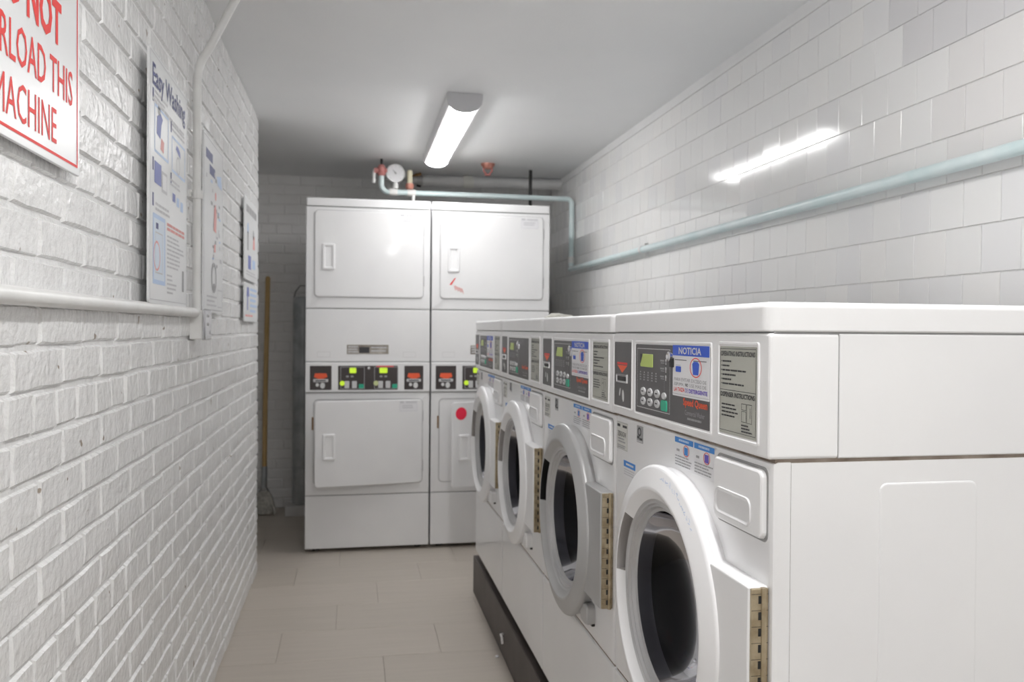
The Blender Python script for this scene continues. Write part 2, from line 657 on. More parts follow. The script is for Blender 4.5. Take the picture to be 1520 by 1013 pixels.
# ================================================================== CEILING LAMPS
def lamp(xc, y0, y1, label, lens=M_LENS):
    L = empty('ceiling_lamp', (xc, (y0+y1)/2, ZC))
    tag(L, label, 'lamp', 'wraparound strip lamps on the ceiling')
    hl = (y1-y0)/2
    b = MB()
    prof = [(-.076, 0), (-.077, -.016), (-.073, -.046), (-.069, -.052), (-.060, -.054)]
    for sgn in (-1, 1):
        b.loops([[Vector((sgn*-x, yy, z)) for yy in (-hl, hl)] for x, z in prof], 0, False, False, False)
    b.box(-.074, .074, -hl, hl, -.012, -.001)
    b.build('housing', M_HOUSING, L)
    sec = [(-.060, -.05)]
    for k in range(9):
        t = math.pi*(1+k/8)
        sec.append((.060*math.cos(t), -.053+.025*math.sin(t)))
    sec.append((.060, -.05))
    b = MB()
    b.loops([[Vector((x, yy, z)) for x, z in sec] for yy in (-hl+.012, hl-.012)], 0, True, True)
    b.build('lens', lens, L, smooth=50)
    for sgn in (-1, 1):
        b = MB()
        s2 = [(-.078, -.001), (-.079, -.016), (-.075, -.048), (-.066, -.057)]+[(.061*math.cos(math.pi*(1+k/8)), -.057+.026*math.sin(math.pi*(1+k/8))) for k in range(1, 8)]+[(.066, -.057), (.075, -.048), (.079, -.016), (.078, -.001)]
        ya, yb = (sgn*(hl-.013), sgn*(hl+.006))
        b.loops([[Vector((x, yy, z)) for x, z in s2] for yy in (ya, yb)], 0, True, True)
        b.build('end_cap', M_ENDCAP, L, smooth=30, recalc=True)
    return L


lamp(.475, 3.60, 4.88, 'lit white wraparound strip lamp on the ceiling before the stacked dryers', M_LENS2)
lamp(.475, .12, 1.40, 'lit white wraparound strip lamp on the ceiling above the row\'s open end')
lamp(.475, -1.75, -.47, 'lit white wraparound strip lamp on the ceiling by the plain front wall')

# ================================================================== WASHERS
WW = .682
HW = WW/2
ZP = .19           # underside of the washers
zl, zlb, zcb = 1.0788, 1.037, .860
XA = .557          # front plane of the row


def plate_with_hole(b, x0, x1, z0, z1, yf, cx, cz, r, edge=.010, depth=.027, mi=0, n=64):
    """front plate facing -Y with rounded edges and a round hole"""
    ang = [2*math.pi*k/n for k in range(n)]
    for a, c in ((x0, z0), (x1, z0), (x1, z1), (x0, z1)):
        ang.append(math.atan2(c-cz, a-cx) % (2*math.pi))
    ang = sorted(set(round(a, 6) for a in ang))
    outer = []
    for a in ang:
        dx, dz = math.cos(a), math.sin(a)
        t = min(((x1-cx)/dx if dx > 1e-9 else 1e9), ((x0-cx)/dx if dx < -1e-9 else 1e9), ((z1-cz)/dz if dz > 1e-9 else 1e9), ((z0-cz)/dz if dz < -1e-9 else 1e9))
        outer.append((cx+dx*t, cz+dz*t))

    def lp(ins, y):
        return [Vector((min(max(p, x0+ins), x1-ins), y, min(max(q, z0+ins), z1-ins))) for p, q in outer]
    L = [lp(0, yf+depth), lp(0, yf+edge), lp(edge*.3, yf+edge*.3), lp(edge, yf)]
    L.append([Vector((cx+r*math.cos(a), yf, cz+r*math.sin(a))) for a in ang])
    L.append([Vector((cx+r*math.cos(a), yf+.015, cz+r*math.sin(a))) for a in ang])
    b.loops(L, mi, False, False)


def bars(b, F, u0, u1, v1, n, step, h, mi, rnd, lo=.5):
    """rows of illegible small print"""
    for k in range(n):
        u = u0
        end = u0+(u1-u0)*rnd.uniform(lo, 1)
        v = v1-step*k
        while u < end:
            l_ = min(rnd.uniform(.10, .28)*(u1-u0), end-u)
            b.rect(F, u, u+l_, v-h, v, .0005, mi)
            u += l_+.018*(u1-u0)


def make_washer(near_y, label, x=XA, dz=0., rx=0., notice=True, silver=False, tagged='none', seed=1):
    rnd = random.Random(seed)
    W = empty('washing_machine', (x, near_y+HW, ZP+dz), rz=-math.pi/2, ry=0)
    if rx:
        W.rotation_euler = (Matrix.Rotation(rx, 4, 'X') @ Matrix.Rotation(-math.pi/2, 4, 'Z')).to_euler()
    tag(W, label, 'washer', 'front-load washers along the tiled wall')
    F0 = (Vector((0, 0, 0)), X, Z, Y*-1)              # console front plane
    FP = (Vector((0, .006, 0)), X, Z, Y*-1)           # front panel plane
    # cabinet
    b = MB()
    b.box(-HW+.001, HW-.001, .034, .70, .012, zcb-.003, skip='f')
    c = b.build('cabinet', M_ENAMEL, W, smooth=0)
    b = MB()
    for sx in (1,):
        b.slab((Vector((HW-.001, 0, 0)), Y, Z, X), .169, .326, .16, .826, .012, [(0, 0), (.0012, .0012), (.003, .0016)])
    b.build('embossed_panel', M_ENAMEL, c, smooth=0)
    for fx_, fy_ in ((-.28, .07), (.28, .07), (-.28, .64), (.28, .64)):
        b = MB()
        b.lathe(Vector((fx_, fy_, 0)), Z, X, Y, [(.02, -.0095-dz), (.02, .006), (.01, .013)], n=12, cap1=True)
        b.build('foot', M_BLACK, W)
    # front panel, kick panel, seam fillers
    b = MB()
    plate_with_hole(b, -HW, HW, .306, zcb-.002, .006, 0, .55, .19)
    b.build('front_panel', M_ENAMEL, W, smooth=30)
    b = MB()
    b.slab(FP, -HW, HW, .012, .303, .004, [(0, -.027), (0, -.008), (.003, -.002), (.009, 0)])
    b.build('kick_panel', M_ENAMEL, W)
    b = MB()
    b.box(-HW+.004, HW-.004, .012, .69, zcb-.006, zcb+.004)
    b.box(-HW+.0025, -HW+.02, .025, .036, .02, zcb-.01)
    b.box(HW-.02, HW-.0025, .025, .036, .02, zcb-.01)
    b.box(-HW+.004, HW-.004, .012, .03, .300, .309)
    b.build('seam', M_SEAM, W, smooth=0)
    b = MB()
    b.box(-HW+.003, HW-.003, .008, .69, zlb-.004, zlb+.004)
    b.box(-HW+.0025, HW-.0025, .09, .11, zcb+.01, zlb-.002)
    b.build('shadow_gap', M_GREYSEAM, W, smooth=0)
    # console
    b = MB()
    b.slab(F0, -HW, HW, zcb+.002, zlb-.0015, .006, [(0, -.103), (0, -.004), (.0012, -.0012), (.004, 0)])
    con = b.build('console', M_PLASTIC, W)
    b = MB()
    b.slab(F0, -HW+.0005, HW-.0005, zcb+.002, zlb-.0015, .003, [(0, -.70), (0, -.106), (.001, -.105)])
    b.build('console_rear', M_ENAMEL, W)
    b = MB()
    FL = (Vector((0, 0, zlb)), X, Y, Z)
    b.slab(FL, -HW-.001, HW+.001, -.003, .705, .022, [(.002, .001), (0, .003)]+[(.009*(1-math.cos(t)), .0328+.009*math.sin(t)) for t in (0, .39, .78, 1.17, 1.5708)], n=6, cap0=True)
    b.build('lid', M_PLASTIC, W, smooth=30)
    # coin panel
    b = MB()
    b.slab(F0, -.337, -.218, .876, 1.022, .005, [(0, 0), (.001, .002), (.003, .002), (.004, .0008)])
    b.build('panel_frame', M_PLASTIC, con)
    b = MB()
    b.slab(F0, -.332, -.223, .881, 1.017, .003, [(0, 0), (.0006, .0016)])
    cp = b.build('coin_panel', M_DARK, W)
    F = (Vector((0, -.0016, 0)), X, Z, Y*-1)
    b = MB()
    b.slab(F, -.314, -.244, .930, .950, .002, [(0, 0), (.001, .003), (.003, .003), (.004, .0015)])
    b.slab(F, -.306, -.252, .9355, .9445, .001, [(0, .0016), (.0005, .0019)], 1)
    b.build('coin_slot', [M_CHROME, M_BLACK], cp)
    b = MB()
    b.poly(F, [(-.312, .968), (-.279, .952), (-.246, .968)], mi=0)
    b.rect(F, -.312, -.246, .9695, .974, mi=1)
    for u, v, l_, wd, t in ((-.272, .904, .026, .0065, .15), (-.293, .911, .018, .004, -.35)):
        P = []
        for k in range(14):
            q = 2*math.pi*k/14
            a, c_ = wd*math.cos(q), l_/2*math.sin(q)
            P.append((u+a*math.cos(t)-c_*math.sin(t), v+a*math.sin(t)+c_*math.cos(t)))
        b.poly(F, P, mi=2)
    b.build('coin_print', [M_INK_R, M_INK_SR, M_INK_W], cp)
    # control panel
    b = MB()
    b.slab(F0, -.202, .160, .872, 1.021, .006, [(0, 0), (.001, .0022), (.004, .0022), (.005, .0008)])
    b.build('panel_frame', M_PLASTIC, con)
    b = MB()
    b.slab(F0, -.196, .154, .879, 1.014, .004, [(0, 0), (.0006, .0016)])
    ct = b.build('control_panel', M_DARK, W)
    b = MB()
    b.slab(F, -.166, -.100, .970, .995, .002, [(0, 0), (.0006, .0012)], 0)
    b.poly(F, [(-.166, .995), (-.152, .995), (-.163, .977), (-.166, .977)], .0014, 1)
    b.build('display', [M_LCD, M_INK_K], ct)
    for i, (u, v) in enumerate([(-.149, .9225), (-.112, .9225), (-.075, .9225), (-.149, .904), (-.112, .904), (-.075, .904), (-.040, .921)]):
        b = MB()
        b.lathe(F[0]+X*u+Z*v, Y*-1, X, Z, [(.0125 if i < 6 else .010, 0), (.012 if i < 6 else .0095, .002), (.009, .0024)], n=16, cap1=True)
        for vv in b.v[:]:
            pass
        b.v = [(p[0], p[1], v+(p[2]-v)*.64) for p in b.v]
        b.build('button', M_BTN, ct)
    b = MB()
    b.slab(F, -.054, -.026, .893, .913, .004, [(0, 0), (.0008, .002)])
    tag(b.build('start_button', M_GREEN, ct), 'green start button')
    b = MB()
    b.frame(F, -.185, -.013, .890, 1.006, .0011, mi=0)
    for k in range(5):
        u = -.166+.021*k
        b.disc(F, u, .9595, .0017, mi=0, n=8)
        for q in range(3):
            b.rect(F, u-.005, u+.004, .9535-.0048*q, .956-.0048*q, mi=1)
    for k in range(3):
        v = .985-.0145*k
        b.rect(F, -.061, -.042, v-.0015, v+.0015, mi=1)
        b.rect(F, -.058, -.040, v-.005, v-.0035, mi=1)
        b.disc(F, -.033, v, .0035, mi=0, n=10)
        b.rect(F, -.035, -.031, v-.007, v, mi=0)
    b.rect(F, -.0405, -.0395, .93, .949, mi=1)
    for i, (u, v) in enumerate([(-.149, .9225), (-.112, .9225), (-.075, .9225), (-.149, .904), (-.112, .904), (-.075, .904)]):
        b.rect(F, u-.006, u+.005, v-.001, v+.0015, .0026, 3)
    b.text(F, 'Speed Queen', .048, .146, .9085, .925, mi=2, bold=.03)
    b.text(F, 'Commercial Washer', .056, .136, .8965, .905, mi=1)
    bars(b, F, .066, .126, .8925, 1, .004, .0035, 1, rnd, .95)
    b.build('panel_print', [M_INK_W, M_INK_G, M_INK_R, M_INK_K], ct)
    if tagged != 'none':
        b = MB()
        b.lathe(F[0]+X*(-.008)+Z*.994, Y*-1, X, Z, [(.009, 0), (.009, .006), (.006, .008), (.004, .005)], n=14, cap1=True)
        b.slab((F[0], X, Z, Y*-1), -.006, .006, .975, .992, .002, [(0, 0), (.0005, .005)], 1 if tagged == 'black' else 0)
        b.build('panel_lock', [M_CHROME, M_BLACK], ct)
    # instruction label
    b = MB()
    b.slab(F0, .181, .314, .876, 1.023, .006, [(0, 0), (.001, .0022), (.004, .0022), (.006, .0006)])
    b.build('panel_frame', M_PLASTIC, con)
    b = MB()
    b.slab(F0, .188, .307, .883, 1.016, .003, [(0, 0), (.0006, .0013)])
    il = b.build('instruction_label', M_SAGE, W)
    F = (Vector((0, -.0013, 0)), X, Z, Y*-1)
    b = MB()
    b.frame(F, .1905, .3055, .888, 1.0125, .0008)
    b.rect(F, .1905, .3055, .9495, .9503)
    b.text(F, 'OPERATING INSTRUCTIONS', .1935, .3025, 1.001, 1.0085, bold=.025)
    b.text(F, 'DISPENSER INSTRUCTIONS', .1935, .3025, .9395, .947, bold=.025)
    for k, l_ in enumerate((.03, .024, .08, .045, .03, .072)):
        b.rect(F, .195, .197, .9925-.0068*k, .9945-.0068*k)
        bars(b, F, .199, .199+l_, .9945-.0068*k, 1, .01, .0024, 0, rnd, .97)
    for k, l_ in enumerate((.045, .05, .055, .044)):
        bars(b, F, .197, .197+l_, .929-.0056*k, 1, .01, .0022, 0, rnd, .97)
    b.frame(F, .262, .277, .9235, .933, .0007)
    b.frame(F, .262, .277, .906, .922, .0007)
    b.frame(F, .278, .294, .9055, .933, .0007)
    b.rect(F, .288, .289, .913, .928)
    for k, l_ in enumerate((.022, .026, .034)):
        bars(b, F, .262, .262+l_, .9025-.0045*k, 1, .01, .0022, 0, rnd, .97)
    b.build('label_print', M_INK_K, il)
    # blue headed notice
    if notice:
        b = MB()
        b.slab(F0, .0, .1535, .926, 1.015, .002, [(0, .0016), (.0004, .0022)])
        ns = b.build('notice_sticker', M_PAPER, W)
        F = (Vector((0, -.0022, 0)), X, Z, Y*-1)
        b = MB()
        b.rect(F, .0005, .153, .9965, 1.0145, mi=0)
        b.text(F, 'NOTICIA', .028, .122, .9992, 1.0112, mi=1, bold=.02)
        b.slab(F, .014, .038, .968, .978, .002, [(0, .0002), (.0002, .0004)], 0)
        b.rect(F, .01, .062, .9885, .9897, mi=3)
        b.rect(F, .016, .037, .9795, .9803, mi=4)
        b.poly(F, [(.089, .966), (.111, .966), (.114, .984), (.108, .988), (.092, .988), (.086, .984)], mi=0)
        b.disc(F, .1, .978, .024, mi=2, n=24, ry=.0165, inner=.9)
        b.rect(F, .09, .142, .9885, .9897, .0003, mi=3)
        b.text(F, 'PARA EVITAR EXCESO DE', .009, .143, .9525, .9585, mi=4)
        b.text(F, 'ESPUMA,', .009, .052, .9435, .95, mi=4)
        b.text(F, 'NO', .057, .070, .9445, .95, mi=3, bold=.02)
        b.text(F, 'USE MAS DE', .075, .143, .9445, .95, mi=4)
        b.text(F, 'LA TAZA', .008, .055, .9345, .9415, mi=2, bold=.015)
        b.text(F, 'DE', .058, .069, .9345, .9415, mi=5)
        b.text(F, 'DETERGENTE', .073, .147, .9345, .9415, mi=5, bold=.03)
        b.rect(F, .0005, .153, .9295, .9301, mi=4)
        b.build('sticker_print', [M_INK_B, M_INK_W, M_INK_SR, M_INK_K, M_INK_G, M_INK_PU], ns)
    # stickers on the front panel
    b = MB()
    b.slab(FP, -.333, -.262, .787, .846, .001, [(0, 0), (.0003, .0004)])
    el = b.build('data_label', M_CREAMLBL, W)
    F = (Vector((0, .0056, 0)), X, Z, Y*-1)
    b = MB()
    b.frame(F, -.332, -.263, .788, .845, .0008, mi=1)
    b.rect(F, -.329, -.310, .835, .841, mi=0)
    b.rect(F, -.294, -.267, .835, .840, mi=0)
    b.text(F, '328-DGW', -.324, -.271, .815, .826, mi=0)
    bars(b, F, -.322, -.272, .8115, 2, .006, .003, 1, rnd, .6)
    bars(b, F, -.326, -.27, .797, 2, .004, .0025, 1, rnd, .8)
    b.build('label_print', [M_INK_K, M_INK_G], el)
    b = MB()
    b.slab(FP, -.206, -.17, .816, .850, .002, [(0, 0), (.0003, .0004)])
    es = b.build('emblem_sticker', M_INK_G, W)
    b = MB()
    b.disc(F, -.19, .838, .0105, mi=0, ry=.009, inner=.6)
    b.rect(F, -.203, -.190, .824, .829, mi=0)
    b.rect(F, -.189, -.173, .822, .826, mi=0)
    b.rect(F, -.204, -.172, .8175, .8205, mi=1)
    b.build('emblem_print', [M_INK_K, M_INK_LG], es)
    b = MB()
    b.slab(FP, -.285, -.212, .733, .768, .001, [(0, 0), (.0003, .0004)])
    bl = b.build('blue_headed_label', M_PAPER, W)
    b = MB()
    b.rect(F, -.285, -.212, .755, .768, mi=0)
    bars(b, F, -.27, -.222, .7635, 1, .006, .004, 2, rnd, .9)
    bars(b, F, -.282, -.215, .751, 3, .005, .0022, 1, rnd, .7)
    b.build('label_print', [M_INK_MB, M_INK_LG, M_INK_W], bl)
    b = MB()
    b.slab(FP, -.006, .159, .799, .853, .001, [(0, 0), (.0003, .0004)])
    wl = b.build('warning_label', M_PAPER, W)
    b = MB()
    for u0, u1 in ((-.005, .075), (.079, .158)):
        b.rect(F, u0, u1, .843, .8525, mi=0)
        bars(b, F, u0+.018, u1-.018, .8498, 1, .006, .0036, 4, rnd, .95)
        b.rect(F, u0+.008, u0+.021, .828, .832, mi=1)
        b.rect(F, u0+.042, u0+.057, .825, .838, mi=2 if u0 > 0 else 0)
        b.disc(F, u0+.05, .832, .013, mi=3, inner=.88, n=16, ry=.010)
        bars(b, F, u0+.002, u1-.003, .8205, 4, .005, .002, 1, rnd, .75)
    b.build('label_print', [M_INK_MB, M_INK_G, M_INK_PU, M_INK_SR, M_INK_LB], wl)
    # detergent drawer
    b = MB()
    b.slab(FP, .170, .326, .748, .845, .012, [(0, -.002), (.0003, .004), (.0015, .007), (.004, .0085)])
    b.build('detergent_drawer', M_PLASTIC, W)
    dr = [q for q in bpy.data.objects if q.parent == W and q.name.startswith('detergent_drawer')][0]
    FD = (Vector((0, -.0025, 0)), X, Z, Y*-1)
    b = MB()
    b.slab(FD, .180, .296, .758, .800, .014, [(0, 0), (.001, .0022), (.003, .0022), (.006, .0004), (.008, .0002)])
    b.build('drawer_pull', noise_mat('pull_grey', (.74, .74, .75), (.78, .78, .79), rough=.35), dr)
    b = MB()
    b.slab(FP, .166, .330, .744, .849, .012, [(0, 0), (.0006, .0006)])
    b.build('drawer_gap', M_GREYSEAM, W)
    # door
    mr = M_SILVER if silver else M_RING
    C = Vector((0, 0, .557))
    A = Y*-1
    D = empty('door', (0, 0, .557))
    D.parent = W
    O0 = Vector((0, 0, 0))
    b = MB()
    b.lathe(O0, A, X, Z, [(.238, -.006), (.239, .008), (.243, .015), (.2435, .020), (.2415, .0250), (.237, .0282), (.206, .0370), (.2025, .0380), (.199, .0370)], n=72)
    p0, p1 = math.radians(139), math.radians(178)
    cone = [(.199, .0370), (.182, .0240)]
    b.lathe(O0, A, X, Z, cone, n=64, a0=p1, a1=p0+2*math.pi)
    b.build('door_ring', mr, D, smooth=40)
    b = MB()
    pk = [(.199, .0370), (.205, .004), (.176, .0), (.182, .024)]
    b.lathe(O0, A, X, Z, pk, n=10, a0=p0, a1=p1)
    for a in (p0, p1):
        b.face([A*h+(X*math.cos(a)+Z*math.sin(a))*r for r, h in pk])
    b.build('pull_pocket', M_BLACK if silver else noise_mat('pocket_grey', (.46, .44, .43), (.52, .5, .49), rough=.4), D)
    b = MB()
    b.lathe(O0, A, X, Z, [(.183, .0245), (.178, .021), (.174, .021), (.172, .016), (.168, .016), (.165, .010), (.160, .008), (.156, -.012), (.156, -.02)], n=64)
    b.build('inner_trim', M_GREYTRIM, D, smooth=25)
    b = MB()
    pr = [(.1595, .007), (.153, -.012), (.141, -.036), (.118, -.058), (.085, -.074), (.045, -.083), (.008, -.085)]
    b.lathe(O0, A, X, Z, pr, n=48, cap1=True)
    gl = b.build('door_glass', M_GLASS, D, smooth=60, recalc=True)
    # hinge bracket and piano hinge
    b = MB()
    FB = (Vector((0, .006, 0)), X, Z, A)
    b.slab(FB, .175, HW-.012, -.129, .129, .003, [(0, 0), (0, .026), (.0015, .028), (.004, .029)])
    b.build('hinge_bracket', mr if silver else M_PLASTIC, D)
    b = MB()
    FH = (Vector((HW-.012, 0, 0)), Y, Z, X)
    b.slab(FH, -.0195, .0055, -.127, .127, .001, [(0, 0), (0, .0035), (.0008, .0045)], 0)
    b.tube([(HW-.0085, -.0015, -.128), (HW-.0085, -.0015, .128)], .0045, 8, 0)
    for k in range(11):
        v = .112-.0225*k
        b.slab(FH, -.0095, -.005, v-.0055, v+.0055, .0004, [(0, .0045), (.0002, .0050)], 1)
        b.slab(FH, -.0195, .0055, v+.0075, v+.0082, .0002, [(0, .0044), (.0001, .0048)], 1)
    b.build('piano_hinge', [M_BRASS, M_BLACK], D)
    b = MB()
    b.slab(FB, .150, .205, -.212, -.165, .012, [(0, 0), (0, .018), (.003, .022)])
    b.slab(FB, .154, .202, -.216, -.204, .006, [(0, 0), (0, .006), (.001, .007)], 1)
    b.build('latch_cover', [mr, M_BLACK], D)
    if tagged == 'black':
        b = MB()
        for k in range(15):
            a = math.radians(84-2.6*k)
            r_ = .236+.003*math.sin(k*2.1)
            u = Vector((math.cos(a), 0, math.sin(a)))
            t = Vector((math.sin(a), 0, -math.cos(a)))
            c_ = A*.0318+u*(r_-.010)
            for j in range(2):
                q = c_+t*rnd.uniform(-.003, .003)+u*rnd.uniform(-.004, .005)
                d2 = (u*rnd.uniform(-1, 1)+t*rnd.uniform(-1, 1)).normalized()
                e2 = A.cross(d2)
                b.face([q-d2*.004-e2*.0006, q+d2*.004-e2*.0006, q+d2*.004+e2*.0006, q-d2*.004+e2*.0006])
        tag(b.build('scribble', M_INK_LB, D, smooth=0), 'faded light blue writing on the door ring')
    # gasket and drum
    b = MB()
    b.lathe(C, A, X, Z, [(.189, -.0075), (.182, -.010), (.178, -.03), (.172, -.06), (.178, -.11), (.20, -.12)], n=48)
    b.build('gasket', M_RUBBER, W)
    b = MB()
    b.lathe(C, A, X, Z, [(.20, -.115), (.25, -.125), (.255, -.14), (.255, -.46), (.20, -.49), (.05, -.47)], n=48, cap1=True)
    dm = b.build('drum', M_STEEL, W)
    for k in range(3):
        b = MB()
        t = math.radians(100+120*k)
        u = Vector((math.cos(t), 0, math.sin(t)))
        v = Vector((-math.sin(t), 0, math.cos(t)))
        b.slab((C+u*.254, Y, v, u*-1), .16, .44, -.03, .03, .01, [(0, 0), (.008, .03), (.02, .042)])
        b.build('drum_paddle', M_STEEL, dm)
    return W


make_washer(1.026, 'white front-load washer with bare side panel, at the open end of the row', dz=.0035, rx=-.006, tagged='black', seed=1)
make_washer(1.717, 'white front-load washer with a silver-grey door ring', silver=True, tagged='chrome', seed=2)
make_washer(2.405, 'white front-load washer with no blue notice on its dark control panel', notice=False, tagged='chrome', seed=3)
make_washer(3.095, 'white front-load washer at the row end towards the stacked dryers', seed=4)

# ---- plinths
def plinth(y0, y1, label, hook):
    P = tag(empty('plinth', (XA+.33, (y0+y1)/2, 0)), label, 'plinth')
    hl = (y1-y0)/2
    b = MB()
    b.slab((Vector((-.33, 0, 0)), Y*-1, Z, X*-1), -hl, hl, .002, .172, .003, [(0, -.025), (0, -.002), (.002, 0)], cap0=True)
    b.build('front_board', M_PLINTH, P)
    b = MB()
    b.box(-.27, .33, -hl+.02, hl-.02, .0, .176)
    b.build('platform', M_BLACK, P, smooth=0)
    if hook:
        b = MB()
        yo = 2.98-(y0+y1)/2
        b.tube([(-.332, yo+.02, .095), (-.344, yo+.01, .097), (-.345, yo-.02, .099), (-.343, yo-.022, .075)], .0045, 8)
        b.build('hook', M_PIPEW, P)
        b = MB()
        b.lathe(Vector((-.315, -hl-.001, .11)), Y*-1, X, Z, [(.03, 0), (.03, .012), (.02, .016)], n=16, cap1=True)
        b.build('end_cap', M_BLACK, P)
    return P


plinth(2.40, 3.80, 'dark brown plinth board with a small white hook, under two washers', True)
plinth(1.04, 2.37, 'dark brown plinth under the washer with the silver-grey door ring', False)

# ================================================================== STACKED DRYERS
DW = .675
HD = DW/2
YD = 4.590


def make_dryer(xc, label, ajar, dot, scribble, seed):
    rnd = random.Random(seed)
    D = empty('stacked_dryer', (xc, YD, 0))
    tag(D, label, 'dryer', 'stacked dryers against the back wall')
    F = (Vector((0, 0, 0)), X, Z, Y*-1)
    zt = 1.940
    b = MB()
    b.box(-HD+.001, HD-.001, .022, .70, .02, zt-.045, skip='f')
    cab = b.build('cabinet', M_ENAMEL, D, smooth=0)
    for fx_ in (-.28, .28):
        for fy_ in (.07, .64):
            b = MB()
            b.lathe(Vector((fx_, fy_, 0)), Z, X, Y, [(.02, 0), (.02, .012), (.01, .024)], n=12, cap1=True)
            b.build('foot', M_BLACK, D)
    b = MB()
    b.slab((Vector((0, 0, zt-.043)), X, Y, Z), -HD, HD, -.004, .702, .012, [(0, 0)]+[(.007*(1-math.cos(t)), .0365+.007*math.sin(t)) for t in (0, .39, .78, 1.17, 1.5708)], n=5, cap0=True)
    b.build('top_cap', M_ENAMEL, D, smooth=30)
    b = MB()
    b.slab((Vector((0, 0, zt+.0006)), X, Y, Z), -HD+.02, HD-.02, .015, .69, .03, [(0, 0), (.004, .0012)])  # thin grey sheet added to cut light bouncing off the top onto the ceiling
    tag(b.build('bounce_damper', noise_mat('bounce_damper', (.16, .15, .14), (.28, .27, .26), scale=14, rough=.95), D), 'added grey sheet on the dryer top, dulling bounced light')
    for z in (zt-.045, 1.338, 1.046, .879, .314):
        b = MB()
        b.box(-HD+.002, HD-.002, .006, .02, z-.004, z+.004)
        b.build('seam', M_GREYSEAM, D, smooth=0)

    def front(z0, z1, name, hole=None):
        m = MB()
        if hole:
            plate_with_hole(m, -HD, HD, z0, z1, 0, hole[0], hole[1], hole[2], edge=.006, depth=.022)
        else:
            m.slab(F, -HD, HD, z0, z1, .004, [(0, -.022), (0, -.006), (.002, -.0015), (.006, 0)])
        return m.build(name, M_ENAMEL, D, smooth=35)
    front(1.340, zt-.047, 'upper_front', (.01, 1.63, .17))
    front(1.048, 1.336, 'lint_panel')
    front(.316, .877, 'lower_front', (.01, .61, .17))
    front(.022, .312, 'toe_panel')
    for zc_ in (1.63, .61):
        b = MB()
        b.lathe(Vector((.01, 0, zc_)), Y, X, Z, [(.17, .012), (.18, .03), (.27, .05), (.27, .5), (.05, .5)], n=32, cap1=True)
        b.build('drum', M_STEEL, D)

    def door(z0, z1, ang, nm):
        u0, u1 = -.290, .297
        H = empty(nm, (u1, 0, z0))
        H.parent = D
        H.rotation_euler = (0, 0, ang)
        O = (Vector((0, 0, 0)), X, Z, Y*-1)
        wd, ht = u1-u0, z1-z0
        g = MB()
        g.slab(O, -wd, 0, 0, ht, .022, [(0, .0005), (.0005, .006), (.003, .0075), (.006, .008)], n=6, cap0=True)
        g.build('door_panel', M_ENAMEL, H, smooth=40)
        g = MB()
        hu, hz = .040, ht*.315
        g.slab(O, -wd+hu, -wd+hu+.068, hz, hz+.142, .008, [(0, .007), (.0005, .012), (.003, .016), (.012, .016), (.016, .0095), (.018, .009)], n=4)
        g.build('handle', M_PLASTIC, H, smooth=40)
        OP = (Vector((0, -.008, 0)), X, Z, Y*-1)
        g = MB()
        g.slab(OP, -.13, -.028, ht-.067, ht-.006, .004, [(0, 0), (.0002, .0004)])
        lb = g.build('door_label', M_PAPER, H)
        OP2 = (Vector((0, -.0084, 0)), X, Z, Y*-1)
        g = MB()
        g.rect(OP2, -.127, -.105, ht-.018, ht-.01, mi=0)
        bars(g, OP2, -.095, -.032, ht-.012, 1, .01, .006, 0, rnd, .98)
        bars(g, OP2, -.115, -.045, ht-.031, 2, .011, .005, 0, rnd, .8)
        g.frame(OP2, -.128, -.03, ht-.064, ht-.022, .001, mi=0)
        g.build('label_print', M_INK_LG, H)
        for zz in (ht*.2, ht*.8):
            g = MB()
            g.tube([(.004, .001, zz-.03), (.004, .001, zz+.03)], .004, 8)
            g.build('hinge', M_GREYTRIM, H)
        if nm == 'lower_door' and dot:
            g = MB()
            g.disc(OP, -wd+.055, ht-.062, .034, .0006, n=28)
            tag(g.build('round_sticker', M_REDDOT, H), 'round red sticker')
        if nm == 'upper_door' and scribble:
            g = MB()
            g.poly(OP2, [(-wd+.052, .078), (-wd+.062, .076), (-wd+.088, .118), (-wd+.078, .112)], mi=0)
            for k in range(10):
                u = -wd+.075+.005*k
                v = .075-.002*k
                g.poly(OP2, [(u, v), (u+.004, v), (u+.012, v-.028+.004*(k % 3)), (u+.008, v-.028+.004*(k % 3))], mi=1)
            tag(g.build('scrape_marks', [M_INK_SR, mat('ink_pale_red', (.80, .46, .44), .5)], H, smooth=0), 'red scraped sticker remains')
        return H
    # recess line round each door
    for z0, z1 in ((1.402, 1.872), (.375, .839)):
        b = MB()
        c_ = ((z0+z1)/2)
        O = (Vector((.0035, 0, c_)), X, Z, Y*-1)
        hw, hh = .5875/2+.004, (z1-z0)/2+.004
        outer = rrect(hw*2, hh*2, .025, 6)
        inner = rrect(hw*2-.012, hh*2-.012, .02, 6)
        b.loops([[O[0]+X*p+Z*q+Y*-.0006 for p, q in outer], [O[0]+X*p+Z*q+Y*-.0006 for p, q in inner]], 0, False, False)
        b.build('door_gasket', M_GREYTRIM, D, smooth=0)
    door(1.402, 1.872, 0, 'upper_door')
    door(.375, .839, ajar, 'lower_door')
    b = MB()
    b.slab(F, -.302, -.293, .675, .745, .002, [(0, 0), (.0005, .004)])
    b.build('latch', M_BRONZE, D)
    # data plate, embossed marks
    b = MB()
    b.slab(F, -.1165, .110, 1.090, 1.141, .002, [(0, 0), (.0005, .0015)])
    dp = b.build('data_plate', noise_mat('worn_plate', (.22, .19, .16), (.5, .47, .42), scale=18, rough=.4, metal=.3), D)
    FD = (Vector((0, -.0015, 0)), X, Z, Y*-1)
    b = MB()
    b.rect(FD, -.05, .005, 1.096, 1.128, mi=0)
    bars(b, FD, -.11, -.055, 1.134, 3, .014, .008, 1, rnd, .9)
    bars(b, FD, .015, .10, 1.130, 2, .018, .008, 1, rnd, .9)
    b.build('plate_print', [M_INK_K, M_INK_LG], dp)
    b = MB()
